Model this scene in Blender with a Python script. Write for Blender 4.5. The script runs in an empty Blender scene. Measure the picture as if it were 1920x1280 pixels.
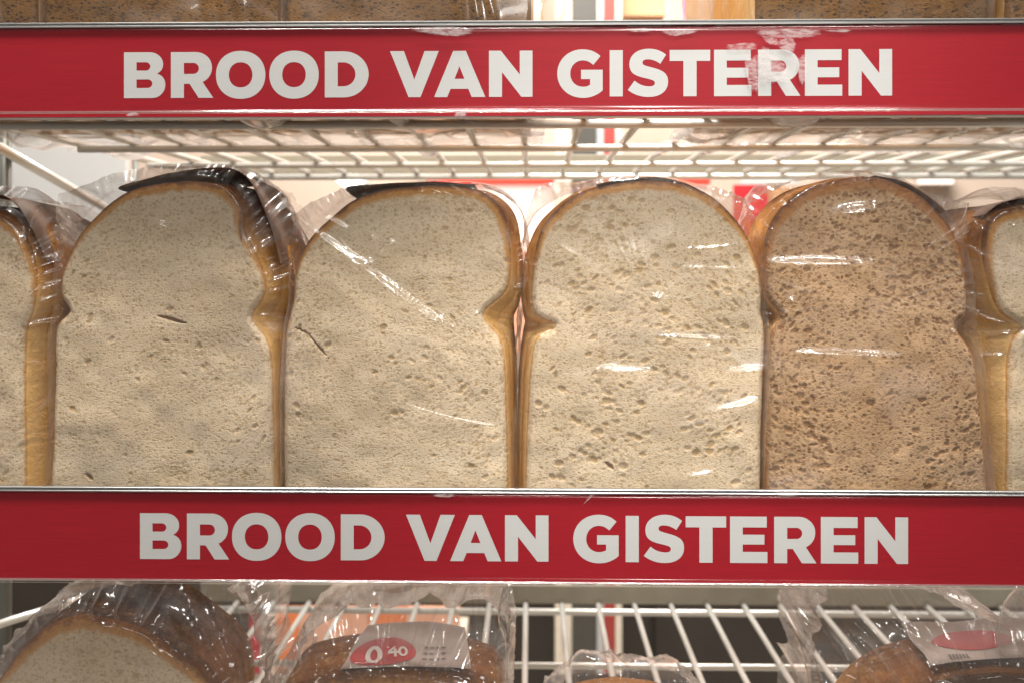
import bpy, math
import numpy as np
from mathutils import Vector

# ------------------------------------------------------------------ camera, light, exposure
sc = bpy.context.scene
ZC = 1.30                      # camera height above the floor
D = 0.42                       # camera to sign plane (y = 0)
FPX = 1680.0                   # focal length in photo pixels (photo is 1920 wide)
PX = D / FPX                   # metres per photo pixel on the sign plane (0.25 mm)
YAW = math.radians(1.1)
HZ = 480.0                     # photo row of the horizon

cam_d = bpy.data.cameras.new('camera')
cam = bpy.data.objects.new('camera', cam_d)
sc.collection.objects.link(cam)
cam.location = (0, -D, ZC)
cam.rotation_euler = (math.radians(90), 0, YAW)
cam_d.sensor_width = 36
cam_d.lens = FPX / 1920 * 36
cam_d.shift_y = -(640 - HZ) / 1920
cam_d.clip_start = 0.01
cam_d.clip_end = 50
cam_d.dof.use_dof = True
cam_d.dof.focus_distance = D + 0.015
cam_d.dof.aperture_fstop = 10
sc.camera = cam

world = bpy.data.worlds.new('World')
sc.world = world
world.use_nodes = True
bg = world.node_tree.nodes['Background']
bg.inputs[0].default_value = (1.0, 0.955, 0.90, 1)
bg.inputs[1].default_value = 0.235

def area(name, loc, target, sx, sy, energy, col):
    l = bpy.data.lights.new(name, 'AREA')
    l.shape = 'RECTANGLE'; l.size = sx; l.size_y = sy
    l.energy = energy; l.color = col
    o = bpy.data.objects.new(name, l)
    sc.collection.objects.link(o)
    o.location = loc
    o.rotation_euler = (Vector(target) - Vector(loc)).to_track_quat('-Z', 'Y').to_euler()
    return o

# ceiling fixtures of the shop: two over the aisle in front, one over the aisle behind
area('ceiling_lamp', (-0.28, -0.33, ZC + 1.45), (-0.1, 0.0, ZC - 0.1), 0.8, 0.08, 55, (1.0, 0.95, 0.88))
area('ceiling_lamp', (0.55, -0.52, ZC + 1.45), (0.1, 0.0, ZC - 0.1), 0.45, 0.10, 18, (1.0, 0.95, 0.88))
area('ceiling_lamp', (0.35, -1.7, ZC + 1.3), (0.0, 0.05, ZC - 0.1), 1.2, 0.3, 10, (1.0, 0.95, 0.89))
area('ceiling_lamp', (0.2, 1.25, ZC + 1.5), (0.1, 1.7, 0.8), 1.8, 0.4, 108, (1.0, 0.94, 0.88))
# added spot lamp, no known fixture, to brighten the third full loaf
sp = bpy.data.lights.new('added_spot', 'SPOT')
sp.energy = 85; sp.spot_size = math.radians(11); sp.spot_blend = 0.8; sp.shadow_soft_size = 0.05; sp.color = (1.0, 0.95, 0.88)
spo = bpy.data.objects.new('added_spot', sp); sc.collection.objects.link(spo)
spo.location = (0.30, -1.45, ZC + 1.15)
spo.rotation_euler = (Vector((0.075, 0.02, ZC - 0.02)) - spo.location).to_track_quat('-Z', 'Y').to_euler()

sc.view_settings.view_transform = 'Standard'
sc.view_settings.look = 'None'
sc.view_settings.exposure = -0.17
sc.view_settings.gamma = 1.0
sc.view_settings.use_curve_mapping = False
sc.render.engine = 'CYCLES'
sc.cycles.use_denoising = True
sc.cycles.max_bounces = 6
sc.cycles.diffuse_bounces = 3
sc.cycles.use_adaptive_sampling = True
sc.cycles.adaptive_threshold = 0.02
sc.cycles.transparent_max_bounces = 24
sc.cycles.glossy_bounces = 3
sc.cycles.caustics_reflective = False
sc.cycles.caustics_refractive = False
sc.cycles.sample_clamp_indirect = 4.0

# ------------------------------------------------------------------ helpers
def at(px, py, Y):
    """world point seen at photo pixel (px, py) on the plane y = Y"""
    dx = (px - 960) / FPX
    dz = (HZ - py) / FPX
    c, s = math.cos(YAW), math.sin(YAW)
    rx, ry = dx * c - s, dx * s + c
    t = (Y + D) / ry
    return np.array([rx * t, Y, ZC + dz * t])

def atv(pts, Y):
    return np.array([at(p[0], p[1], Y) for p in pts])

def link(o, parent=None, base=None):
    sc.collection.objects.link(o)
    if parent is not None:
        o.parent = parent
    return o

def mesh_obj(name, verts, faces, mat, parent=None, smooth=False, attrs=None):
    """verts in world space; stored relative to the parent's place"""
    v = np.asarray(verts, dtype=np.float64).reshape(-1, 3).copy()
    if parent is not None:
        loc = parent_loc(parent)
        v -= loc
    me = bpy.data.meshes.new(name)
    f = np.asarray(faces) if not isinstance(faces, list) else None
    if f is not None and f.ndim == 2:
        n, k = f.shape
        me.vertices.add(len(v)); me.vertices.foreach_set('co', v.ravel())
        me.loops.add(n * k); me.loops.foreach_set('vertex_index', f.astype(np.int32).ravel())
        me.polygons.add(n); me.polygons.foreach_set('loop_start', np.arange(0, n * k, k, dtype=np.int32))
        me.update(calc_edges=True)
    else:
        me.from_pydata([tuple(a) for a in v], [], [tuple(int(i) for i in q) for q in faces])
        me.update()
    me.validate()
    if smooth:
        me.polygons.foreach_set('use_smooth', np.ones(len(me.polygons), dtype=bool))
    if attrs:
        for k_, a in attrs.items():
            at_ = me.attributes.new(k_, 'FLOAT', 'POINT')
            at_.data.foreach_set('value', np.asarray(a, dtype=np.float32).ravel())
    me.materials.append(mat)
    o = bpy.data.objects.new(name, me)
    link(o, parent)
    return o

def parent_loc(p):
    l = np.zeros(3)
    while p is not None:
        l += np.array(p.location); p = p.parent
    return l

def thing(name, label, cat, loc, group=None):
    o = bpy.data.objects.new(name, None)
    sc.collection.objects.link(o)
    o.empty_display_size = 0.02
    o.location = loc
    o['label'] = label; o['category'] = cat
    if group: o['group'] = group
    return o

def box_geo(x0, x1, y0, y1, z0, z1, b=0.0):
    """box with chamfered long edges (profile in y,z extruded along x)"""
    if b <= 0:
        prof = [(y0, z0), (y1, z0), (y1, z1), (y0, z1)]
    else:
        prof = [(y0 + b, z0), (y1 - b, z0), (y1, z0 + b), (y1, z1 - b), (y1 - b, z1), (y0 + b, z1), (y0, z1 - b), (y0, z0 + b)]
    n = len(prof)
    v = [(x0, y, z) for y, z in prof] + [(x1, y, z) for y, z in prof]
    f = [tuple(range(n))[::-1], tuple(range(n, 2 * n))]
    for i in range(n):
        j = (i + 1) % n
        f.append((i, j, n + j, n + i))
    f[0] = tuple(range(n)); f[1] = tuple(range(2 * n - 1, n - 1, -1))
    f = [q[::-1] for q in f]
    return v, f

def rod_geo(p0, p1, r, seg=10, nl=1):
    p0 = Vector(p0); p1 = Vector(p1)
    d = (p1 - p0).normalized()
    a = d.orthogonal().normalized(); b = d.cross(a)
    v = []; f = []
    for k in range(nl + 1):
        c = p0.lerp(p1, k / nl)
        for i in range(seg):
            t = 2 * math.pi * i / seg
            v.append(tuple(c + a * (r * math.cos(t)) + b * (r * math.sin(t))))
    for k in range(nl):
        for i in range(seg):
            j = (i + 1) % seg
            f.append((k * seg + i, k * seg + j, (k + 1) * seg + j, (k + 1) * seg + i))
    f.append(tuple(range(seg))[::-1]); f.append(tuple(range(nl * seg, (nl + 1) * seg)))
    return v, f

def sstep(a, b, x):
    t = np.clip((x - a) / (b - a), 0, 1)
    return t * t * (3 - 2 * t)

class VN:
    """smooth value noise on a random lattice"""
    def __init__(self, seed):
        self.g = np.random.RandomState(seed).rand(128, 128)
    def __call__(self, x, y):
        x = np.asarray(x, float); y = np.asarray(y, float)
        xi = np.floor(x).astype(int); yi = np.floor(y).astype(int)
        fx = x - xi; fy = y - yi
        fx = fx * fx * (3 - 2 * fx); fy = fy * fy * (3 - 2 * fy)
        g = self.g
        a = g[xi % 128, yi % 128]; b = g[(xi + 1) % 128, yi % 128]
        c = g[xi % 128, (yi + 1) % 128]; d = g[(xi + 1) % 128, (yi + 1) % 128]
        return (a * (1 - fx) + b * fx) * (1 - fy) + (c * (1 - fx) + d * fx) * fy
    def ridge(self, x, y):
        return 1 - np.abs(2 * self(x, y) - 1)

def spline(pts, u):
    """Catmull-Rom through pts at parameters u in 0..len-1"""
    P = np.asarray(pts, float)
    n = len(P)
    Q = np.vstack([2 * P[0] - P[1], P, 2 * P[-1] - P[-2]])
    i = np.clip(np.floor(u).astype(int), 0, n - 2)
    t = (u - i)[:, None]
    p0, p1, p2, p3 = Q[i], Q[i + 1], Q[i + 2], Q[i + 3]
    return 0.5 * ((2 * p1) + (-p0 + p2) * t + (2 * p0 - 5 * p1 + 4 * p2 - p3) * t ** 2 + (-p0 + 3 * p1 - 3 * p2 + p3) * t ** 3)

def arc_params(pts, n):
    u = np.linspace(0, len(pts) - 1, 2000)
    c = spline(pts, u)
    s = np.concatenate([[0], np.cumsum(np.linalg.norm(np.diff(c, axis=0), axis=1))])
    return np.interp(np.linspace(0, s[-1], n), s, u)

def poly_dist(P, poly):
    """unsigned distance of points P (n,2) to closed polyline poly (m,2), and inside flag"""
    n = len(P)
    best = np.full(n, 1e9); inside = np.zeros(n, bool)
    A = poly; B = np.roll(poly, -1, axis=0)
    for a, b in zip(A, B):
        ab = b - a
        L2 = ab @ ab
        if L2 < 1e-16: continue
        t = np.clip(((P - a) @ ab) / L2, 0, 1)
        d = P - (a + t[:, None] * ab)
        best = np.minimum(best, (d * d).sum(1))
        cond = (a[1] > P[:, 1]) != (b[1] > P[:, 1])
        with np.errstate(divide='ignore', invalid='ignore'):
            xc = a[0] + (P[:, 1] - a[1]) * ab[0] / ab[1]
        inside ^= cond & (P[:, 0] < xc)
    return np.sqrt(best), inside

def grid_faces(R, C):
    i = np.arange(R - 1)[:, None] * C + np.arange(C - 1)[None, :]
    return np.stack([i, i + 1, i + C + 1, i + C], -1).reshape(-1, 4)

# ------------------------------------------------------------------ materials
class NT:
    def __init__(self, name):
        self.m = bpy.data.materials.new(name)
        self.m.use_nodes = True
        self.t = self.m.node_tree
        self.p = self.t.nodes['Principled BSDF']
        self.out = self.t.nodes['Material Output']
    def n(self, typ, **kw):
        nd = self.t.nodes.new(typ)
        for k, v in kw.items():
            setattr(nd, k, v)
        return nd
    def l(self, a, b):
        self.t.links.new(a, b)
    def val(self, sock, v):
        if hasattr(v, 'links') or hasattr(v, 'is_linked'):
            self.l(v, sock)
        else:
            sock.default_value = v
    def coord(self, rnd=True, scale=(1, 1, 1)):
        tc = self.n('ShaderNodeTexCoord')
        o = tc.outputs['Object']
        if rnd:
            oi = self.n('ShaderNodeObjectInfo')
            ml = self.n('ShaderNodeMath', operation='MULTIPLY'); self.l(oi.outputs['Random'], ml.inputs[0]); ml.inputs[1].default_value = 7.0
            ad = self.n('ShaderNodeVectorMath', operation='ADD'); self.l(o, ad.inputs[0]); self.l(ml.outputs[0], ad.inputs[1])
            o = ad.outputs[0]
        mp = self.n('ShaderNodeMapping'); mp.inputs['Scale'].default_value = scale
        self.l(o, mp.inputs[0])
        return mp.outputs[0]
    def noise(self, co, scale, detail=3, rough=0.5):
        nd = self.n('ShaderNodeTexNoise'); self.l(co, nd.inputs['Vector'])
        nd.inputs['Scale'].default_value = scale; nd.inputs['Detail'].default_value = detail; nd.inputs['Roughness'].default_value = rough
        return nd.outputs[0]
    def ramp(self, fac, a, b):
        nd = self.n('ShaderNodeMapRange'); nd.interpolation_type = 'SMOOTHSTEP'
        self.l(fac, nd.inputs[0]); nd.inputs[1].default_value = a; nd.inputs[2].default_value = b
        return nd.outputs[0]
    def math(self, op, a, b=0.0):
        nd = self.n('ShaderNodeMath', operation=op)
        self.val(nd.inputs[0], a); self.val(nd.inputs[1], b)
        return nd.outputs[0]
    def mix(self, fac, a, b):
        nd = self.n('ShaderNodeMix', data_type='RGBA')
        self.val(nd.inputs[0], fac)
        for s, v in ((nd.inputs[6], a), (nd.inputs[7], b)):
            if isinstance(v, tuple): s.default_value = (*v, 1)
            else: self.l(v, s)
        return nd.outputs[2]
    def attr(self, name):
        nd = self.n('ShaderNodeAttribute', attribute_name=name)
        return nd.outputs['Fac']
    def bump(self, h, dist, strength=1.0, normal=None):
        nd = self.n('ShaderNodeBump')
        self.l(h, nd.inputs['Height']); nd.inputs['Distance'].default_value = dist; nd.inputs['Strength'].default_value = strength
        if normal is not None: self.l(normal, nd.inputs['Normal'])
        return nd.outputs[0]

def mat_plain(name, col, rough=0.5, metal=0.0, var=0.08, vscale=60, bump=0.0, coat=0.0, emis=0.0):
    t = NT(name)
    co = t.coord()
    f = t.noise(co, vscale, 4)
    d = tuple(c * (1 - 2.2 * var) for c in col); b = tuple(min(1, c * (1 + 1.6 * var)) for c in col)
    t.l(t.mix(f, d, b), t.p.inputs['Base Color'])
    t.p.inputs['Roughness'].default_value = rough
    t.p.inputs['Metallic'].default_value = metal
    t.p.inputs['Coat Weight'].default_value = coat
    if emis:
        t.p.inputs['Emission Color'].default_value = (*col, 1); t.p.inputs['Emission Strength'].default_value = emis
    if bump:
        t.l(t.bump(t.noise(co, vscale * 6, 3), bump), t.p.inputs['Normal'])
    return t.m

def mat_crumb(name, base, dark, pore, crust1, crust2, vscale, coarse):
    t = NT(name)
    co = t.coord()
    st = t.coord(scale=(1, 1, 1.25))
    n1 = t.noise(co, 60, 4, 0.6)
    n2 = t.noise(st, 900, 3, 0.65)
    wv = t.n('ShaderNodeTexNoise'); t.l(st, wv.inputs['Vector']); wv.inputs['Scale'].default_value = 240; wv.inputs['Detail'].default_value = 1
    wm = t.n('ShaderNodeVectorMath', operation='MULTIPLY_ADD'); t.l(wv.outputs[1], wm.inputs[0]); wm.inputs[1].default_value = (0.0022, 0.0022, 0.0022); t.l(st, wm.inputs[2])
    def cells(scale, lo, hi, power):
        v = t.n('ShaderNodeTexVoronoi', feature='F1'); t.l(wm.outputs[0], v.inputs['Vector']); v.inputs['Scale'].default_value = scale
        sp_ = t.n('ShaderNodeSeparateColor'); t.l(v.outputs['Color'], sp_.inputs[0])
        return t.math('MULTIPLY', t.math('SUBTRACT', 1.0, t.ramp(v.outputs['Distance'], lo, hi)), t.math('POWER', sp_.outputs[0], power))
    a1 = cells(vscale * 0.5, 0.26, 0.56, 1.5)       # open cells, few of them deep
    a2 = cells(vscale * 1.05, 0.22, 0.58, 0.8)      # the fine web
    h = t.math('SUBTRACT', t.math('MULTIPLY', n2, 0.45), t.math('ADD', t.math('MULTIPLY', a1, 0.55 * coarse), t.math('MULTIPLY', a2, 0.4)))
    c = t.mix(t.math('MULTIPLY', t.math('ADD', t.ramp(n1, 0.3, 0.7), t.ramp(t.noise(t.coord(scale=(1, 1, 1.8)), 32, 3, 0.6), 0.35, 0.65)), 0.5), dark, base)
    c = t.mix(t.math('MULTIPLY', a2, 0.50), c, pore)  # pore tint from here on: own tan plus painted-in shade of the hollows
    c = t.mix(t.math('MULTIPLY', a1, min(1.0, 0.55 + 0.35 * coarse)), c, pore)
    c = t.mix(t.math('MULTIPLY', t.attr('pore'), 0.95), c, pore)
    fl = t.ramp(t.noise(co, 260, 1), 0.70, 0.76)
    c = t.mix(t.math('MULTIPLY', fl, 0.35), c, tuple(x * 0.6 for x in crust1))
    cr = t.math('ADD', t.attr('crust'), t.math('MULTIPLY', t.math('SUBTRACT', t.noise(co, 230, 5, 0.75), 0.5), 0.8))
    k1 = t.ramp(cr, 0.12, 0.55); k2 = t.ramp(cr, 0.55, 1.0)
    c = t.mix(k1, c, crust1)
    c = t.mix(k2, c, crust2)
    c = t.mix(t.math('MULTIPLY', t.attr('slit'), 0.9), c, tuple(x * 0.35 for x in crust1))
    t.l(c, t.p.inputs['Base Color'])
    t.p.inputs['Roughness'].default_value = 0.95
    t.p.inputs['Specular IOR Level'].default_value = 0.15
    t.l(t.bump(h, 0.00040, 0.85), t.p.inputs['Normal'])
    return t.m

def mat_crust(name, side, mid, top):
    t = NT(name)
    co = t.coord()
    n = t.noise(co, 90, 5, 0.65)
    f = t.math('ADD', t.attr('top'), t.math('MULTIPLY', t.math('SUBTRACT', n, 0.5), 0.8))
    f = t.math('ADD', f, t.math('MULTIPLY', t.math('SUBTRACT', t.noise(co, 900, 3, 0.7), 0.5), 0.35))
    c = t.mix(t.ramp(f, 0.0, 0.45), side, mid)
    c = t.mix(t.ramp(f, 0.45, 0.95), c, top)
    c = t.mix(t.math('MULTIPLY', t.ramp(t.noise(co, 140, 6, 0.75), 0.52, 0.72), 0.35), c, tuple(min(1, x * 1.15 + 0.05) for x in side))   # floury blotches
    t.l(c, t.p.inputs['Base Color'])
    t.p.inputs['Roughness'].default_value = 0.9
    t.p.inputs['Specular IOR Level'].default_value = 0.06
    t.l(t.bump(t.noise(co, 420, 5, 0.7), 0.0011, 0.9), t.p.inputs['Normal'])
    return t.m

def mat_film(name, refl=0.06, rough=0.07, milk=0.05, tint=(0.97, 0.96, 0.955), bump=0.0, haze=0.0, sheen=0.0):
    """thin clear film: clear transmission, edge-rising gloss, a little milkiness"""
    t = NT(name)
    t.t.nodes.remove(t.p)
    tr = t.n('ShaderNodeBsdfTransparent'); tr.inputs[0].default_value = (*tint, 1)
    gl = t.n('ShaderNodeBsdfGlossy'); gl.inputs['Roughness'].default_value = rough; gl.inputs[0].default_value = (1, 1, 1, 1)
    lw = t.n('ShaderNodeLayerWeight'); lw.inputs['Blend'].default_value = 0.5
    if bump:
        nrm = t.bump(t.noise(t.coord(), 90, 2, 0.5), bump, 0.8)
        t.l(nrm, gl.inputs['Normal']); t.l(nrm, lw.inputs['Normal'])
    f = t.math('POWER', lw.outputs['Facing'], 3.0)
    fac = t.math('ADD', t.math('MULTIPLY', f, 0.5), refl)
    last = tr.outputs[0]
    if milk:
        df = t.n('ShaderNodeBsdfDiffuse'); df.inputs[0].default_value = (0.86, 0.82, 0.81, 1)
        tl = t.n('ShaderNodeBsdfTranslucent'); tl.inputs[0].default_value = (0.86, 0.82, 0.81, 1)
        dd = t.n('ShaderNodeMixShader'); dd.inputs[0].default_value = 0.5; t.l(df.outputs[0], dd.inputs[1]); t.l(tl.outputs[0], dd.inputs[2])
        m1 = t.n('ShaderNodeMixShader')
        mk = t.math('ADD', t.math('MULTIPLY', f, milk * 3), milk)     # more plastic in the ray's way at a slant
        if haze:
            mk = t.math('ADD', mk, t.math('MULTIPLY', t.ramp(t.noise(t.coord(scale=(1, 1, 1.5)), 22, 2, 0.5), 0.5, 0.75), haze))
        t.l(mk, m1.inputs[0])
        t.l(tr.outputs[0], m1.inputs[1]); t.l(dd.outputs[0], m1.inputs[2])
        last = m1.outputs[0]
    if sheen:
        g2 = t.n('ShaderNodeBsdfGlossy'); g2.inputs['Roughness'].default_value = 0.38
        m3 = t.n('ShaderNodeMixShader'); m3.inputs[0].default_value = sheen; t.l(last, m3.inputs[1]); t.l(g2.outputs[0], m3.inputs[2])
        last = m3.outputs[0]
    m2 = t.n('ShaderNodeMixShader'); t.l(fac, m2.inputs[0]); t.l(last, m2.inputs[1]); t.l(gl.outputs[0], m2.inputs[2])
    t.l(m2.outputs[0], t.out.inputs['Surface'])
    return t.m

def mat_residue(name):
    t = NT(name)
    t.t.nodes.remove(t.p)
    co = t.coord(rnd=False)
    df = t.n('ShaderNodeBsdfDiffuse'); df.inputs[0].default_value = (0.72, 0.66, 0.66, 1)
    tr = t.n('ShaderNodeBsdfTransparent')
    m = t.n('ShaderNodeMixShader')
    a = t.ramp(t.noise(t.coord(rnd=False, scale=(0.45, 1, 1.4)), 520, 5, 0.7), 0.25, 0.62)
    t.l(t.math('MULTIPLY', t.math('MULTIPLY', a, t.attr('alpha')), 0.5), m.inputs[0])
    t.l(tr.outputs[0], m.inputs[1]); t.l(df.outputs[0], m.inputs[2])
    t.l(m.outputs[0], t.out.inputs['Surface'])
    return t.m

def mat_print(name, col, streak=0.10, dirt=0.0):
    t = NT(name)
    co = t.coord(rnd=False, scale=(0.02, 1, 1))
    s = t.noise(co, 1600, 3, 0.7)
    c = t.mix(s, tuple(x * (1 - streak) for x in col), tuple(min(1, x * (1 + streak)) for x in col))
    g = t.noise(t.coord(rnd=False), 2200, 2)
    c = t.mix(t.math('MULTIPLY', g, 0.16), c, tuple(x * 0.6 for x in col))
    if dirt:
        d = t.ramp(t.noise(t.coord(rnd=False, scale=(1, 1, 1)), 160, 6, 0.75), 0.60, 0.78)
        c = t.mix(t.math('MULTIPLY', d, dirt), c, (0.33, 0.30, 0.28))
    t.l(c, t.p.inputs['Base Color'])
    t.p.inputs['Roughness'].default_value = 0.5
    t.p.inputs['Specular IOR Level'].default_value = 0.3
    return t.m

def mat_metal(name, col, rough, streak=True):
    t = NT(name)
    co = t.coord(rnd=True, scale=(0.03, 1, 1) if streak else (1, 1, 1))
    n = t.noise(co, 700, 4, 0.6)
    t.l(t.mix(n, tuple(c * 0.75 for c in col), col), t.p.inputs['Base Color'])
    t.p.inputs['Metallic'].default_value = 1.0
    t.l(t.math('ADD', t.math('MULTIPLY', n, 0.2), rough - 0.1), t.p.inputs['Roughness'])
    return t.m

M = {}
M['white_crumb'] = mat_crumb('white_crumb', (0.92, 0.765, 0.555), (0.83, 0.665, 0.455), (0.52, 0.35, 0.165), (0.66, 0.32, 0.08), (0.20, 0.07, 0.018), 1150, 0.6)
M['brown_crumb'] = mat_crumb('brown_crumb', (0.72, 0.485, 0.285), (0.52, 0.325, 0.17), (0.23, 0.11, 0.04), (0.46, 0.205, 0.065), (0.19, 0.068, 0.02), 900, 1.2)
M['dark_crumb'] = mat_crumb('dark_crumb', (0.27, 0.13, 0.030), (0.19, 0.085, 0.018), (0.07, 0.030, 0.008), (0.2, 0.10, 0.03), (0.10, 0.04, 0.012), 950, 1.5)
M['crust'] = mat_crust('golden_crust', (0.92, 0.60, 0.25), (0.84, 0.42, 0.10), (0.40, 0.16, 0.04))
M['burnt_crust'] = mat_crust('burnt_crust', (0.55, 0.27, 0.08), (0.24, 0.09, 0.028), (0.06, 0.025, 0.011))
M['dark_crust'] = mat_crust('dark_crust', (0.92, 0.57, 0.21), (0.82, 0.39, 0.085), (0.25, 0.095, 0.028))
M['film'] = mat_film('clear_film', refl=0.05, rough=0.11, milk=0.015, haze=0.15, sheen=0.06)
M['film_top'] = mat_film('wrinkled_film', refl=0.03, rough=0.13, milk=0.06)
M['film_milky'] = mat_film('milky_film', refl=0.07, rough=0.10, milk=0.15)
M['film_side_milky'] = mat_film('milky_wrinkled_film', refl=0.10, rough=0.10, milk=0.16, bump=0.0004)
M['film_under'] = mat_film('film_underside', refl=0.16, rough=0.12, milk=0.24)
M['cover'] = mat_film('clear_plastic_cover', refl=0.017, rough=0.14, milk=0.0, tint=(0.985, 0.985, 0.985))
M['bead'] = mat_film('cover_bead_plastic', refl=0.22, rough=0.16, milk=0.05)
M['red'] = mat_print('red_print', (0.38, 0.009, 0.020), 0.34)
M['white_print'] = mat_print('white_print', (0.655, 0.66, 0.655), 0.06, 0.0)
M['white_print_worn'] = mat_print('white_print_worn', (0.655, 0.66, 0.655), 0.06, 0.55)
M['alu'] = mat_metal('aluminium', (0.62, 0.63, 0.63), 0.35)
M['wire'] = mat_plain('zinc_wire', (0.80, 0.79, 0.74), 0.30, metal=0.45, var=0.04)
M['strip'] = mat_plain('rear_strip_steel', (0.34, 0.32, 0.26), 0.5, metal=0.2, var=0.06)
M['residue'] = mat_residue('tape_residue')
M['brown_label'] = mat_plain('brown_label_paper', (0.42, 0.29, 0.23), 0.6, var=0.15)
M['paper'] = mat_plain('label_paper', (0.45, 0.37, 0.33), 0.6, var=0.06)
M['label_red'] = mat_plain('label_red', (0.45, 0.012, 0.02), 0.5)
M['label_white'] = mat_plain('label_white', (0.72, 0.66, 0.62), 0.5)
M['label_grey'] = mat_plain('label_grey', (0.16, 0.13, 0.12), 0.5)

# ------------------------------------------------------------------ the setting behind the rack
def panel(name, px0, px1, py0, py1, Y, mat, thick=0.02, parent=None):
    a = at(px0, py1, Y); b = at(px1, py0, Y)
    v, f = box_geo(a[0], b[0], Y, Y + thick, a[2], b[2])
    return mesh_obj(name, v, f, mat, parent)

def tagged(o, label, cat, group=None):
    o['label'] = label; o['category'] = cat
    if group: o['group'] = group
    return o

M['wall'] = mat_plain('beige_wall', (0.72, 0.58, 0.47), 0.8, var=0.12, vscale=2.5)
M['floor'] = mat_plain('floor_tiles', (0.38, 0.34, 0.29), 0.45, var=0.15, vscale=6)
M['grey_panel'] = mat_plain('grey_panel', (0.52, 0.52, 0.51), 0.5, var=0.10, vscale=3)
M['dark_unit'] = mat_plain('dark_unit', (0.035, 0.028, 0.022), 0.4, var=0.2, vscale=6)
M['shop_red'] = mat_plain('shop_red', (0.80, 0.045, 0.025), 0.4, emis=0.35)
M['lit_white'] = mat_plain('lit_white', (1.0, 0.86, 0.78), 0.4, emis=0.75)
M['lamp'] = mat_plain('lamp_tube', (1.0, 0.97, 0.92), 0.4, emis=3.0, var=0.01)
M['orange'] = mat_plain('orange_card', (0.85, 0.24, 0.08), 0.5)
M['peach'] = mat_plain('peach_card', (0.85, 0.44, 0.29), 0.5)
M['post_dark'] = mat_plain('dark_post', (0.07, 0.065, 0.055), 0.4)
M['post_red'] = mat_plain('dark_red_post', (0.36, 0.05, 0.04), 0.4)
M['cream'] = mat_plain('cream_post', (0.75, 0.66, 0.54), 0.5)
M['magenta'] = mat_plain('magenta_card', (0.75, 0.05, 0.42), 0.5)
M['tan'] = mat_plain('tan_carton', (0.60, 0.34, 0.17), 0.6, var=0.2, vscale=9)
M['steel_dark'] = mat_plain('dark_strip', (0.20, 0.18, 0.14), 0.5, var=0.1)

v, f = box_geo(-4, 4, 2.6, 2.7, 0.0, 3.2)
w = mesh_obj('wall', v, f, M['wall']); w['kind'] = 'structure'
v, f = box_geo(-4, 4, -2.5, 2.6, -0.1, 0.0)
w = mesh_obj('floor', v, f, M['floor']); w['kind'] = 'structure'

BGY = 1.9
# dark low cabinet against the far wall
cab = thing('low_cabinet', 'dark low cabinet standing far behind the bottom wire shelf', 'cabinet', (0, 2.3, 0))
v, f = box_geo(-2.5, 2.5, 2.02, 2.55, 0.0, 0.62); mesh_obj('cabinet_body', v, f, M['dark_unit'], cab)
v, f = box_geo(-2.5, 2.5, 2.0, 2.56, 0.622, 0.65); mesh_obj('cabinet_top', v, f, M['steel_dark'], cab)
for i, (x0, x1) in enumerate([(-1.0, -0.35), (-0.33, 0.32), (0.34, 1.0)]):
    v, f = box_geo(x0, x1, 2.0, 2.018, 0.06, 0.6)
    mesh_obj('cabinet_door', v, f, M['dark_unit'], cab)

p = panel('grey_board', -160, 236, 215, 480, 1.7, M['grey_panel'])
tagged(p, 'pale grey board behind the left end of the rack', 'board')

def lightbox(px0, px1, label):
    a = at((px0 + px1) / 2, 470, BGY)
    t_ = thing('promotion_board', label, 'sign', (a[0], BGY, a[2]))
    panel('header', px0, px1, 322, 347, BGY - 0.03, M['shop_red'], 0.03, t_)
    panel('lit_panel', px0 + 1, px1 - 1, 348, 470, BGY - 0.01, M['lit_white'], 0.03, t_)
    panel('footer', px0, px1, 471, 660, BGY - 0.025, M['peach'], 0.03, t_)
    return t_
lightbox(800, 1039, 'lit white board with red header above the second loaf from left')
lightbox(1168, 1332, 'lit white board with red header above the third full loaf')

pst = thing('shop_upright', 'dark and red upright post seen far behind the rack centre', 'post', tuple(at(1110, 480, 1.8)))
for x0, x1, m_, dy in ((1041, 1053, 'lamp', 0), (1054, 1072, 'cream', .004), (1073, 1118, 'post_dark', .0), (1119, 1132, 'grey_panel', .006), (1133, 1153, 'post_red', .002), (1154, 1166, 'cream', .0)):
    mm = M['cream'] if m_ == 'lamp' else M[m_]
    panel('post_strip', x0, x1, -300, 1262, 1.8 + dy, mm, 0.04, pst)

p = panel('bread_carton', 1168, 1248, -120, 30, BGY, M['tan'], 0.2)
tagged(p, 'tan carton in the gap between the upper loaves', 'carton')
p = panel('magenta_card', 1281, 1290, -40, 60, BGY - 0.1, M['magenta'], 0.004)
tagged(p, 'small magenta card beside the gathered bag at top', 'card')
p = panel('grey_notice', 1388, 1500, 328, 346, BGY - 0.05, M['grey_panel'], 0.01)
tagged(p, 'grey white strip behind the brown loaf top', 'strip')
p = panel('red_notice', 1376, 1440, 347, 560, BGY - 0.05, M['label_red'], 0.01)
tagged(p, 'red board glimpsed between third and fourth full loaf', 'board')
p = panel('tan_carton', 1450, 1720, 350, 600, BGY, M['tan'], 0.2)
tagged(p, 'tan carton hidden behind the brown loaf', 'carton')
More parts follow.
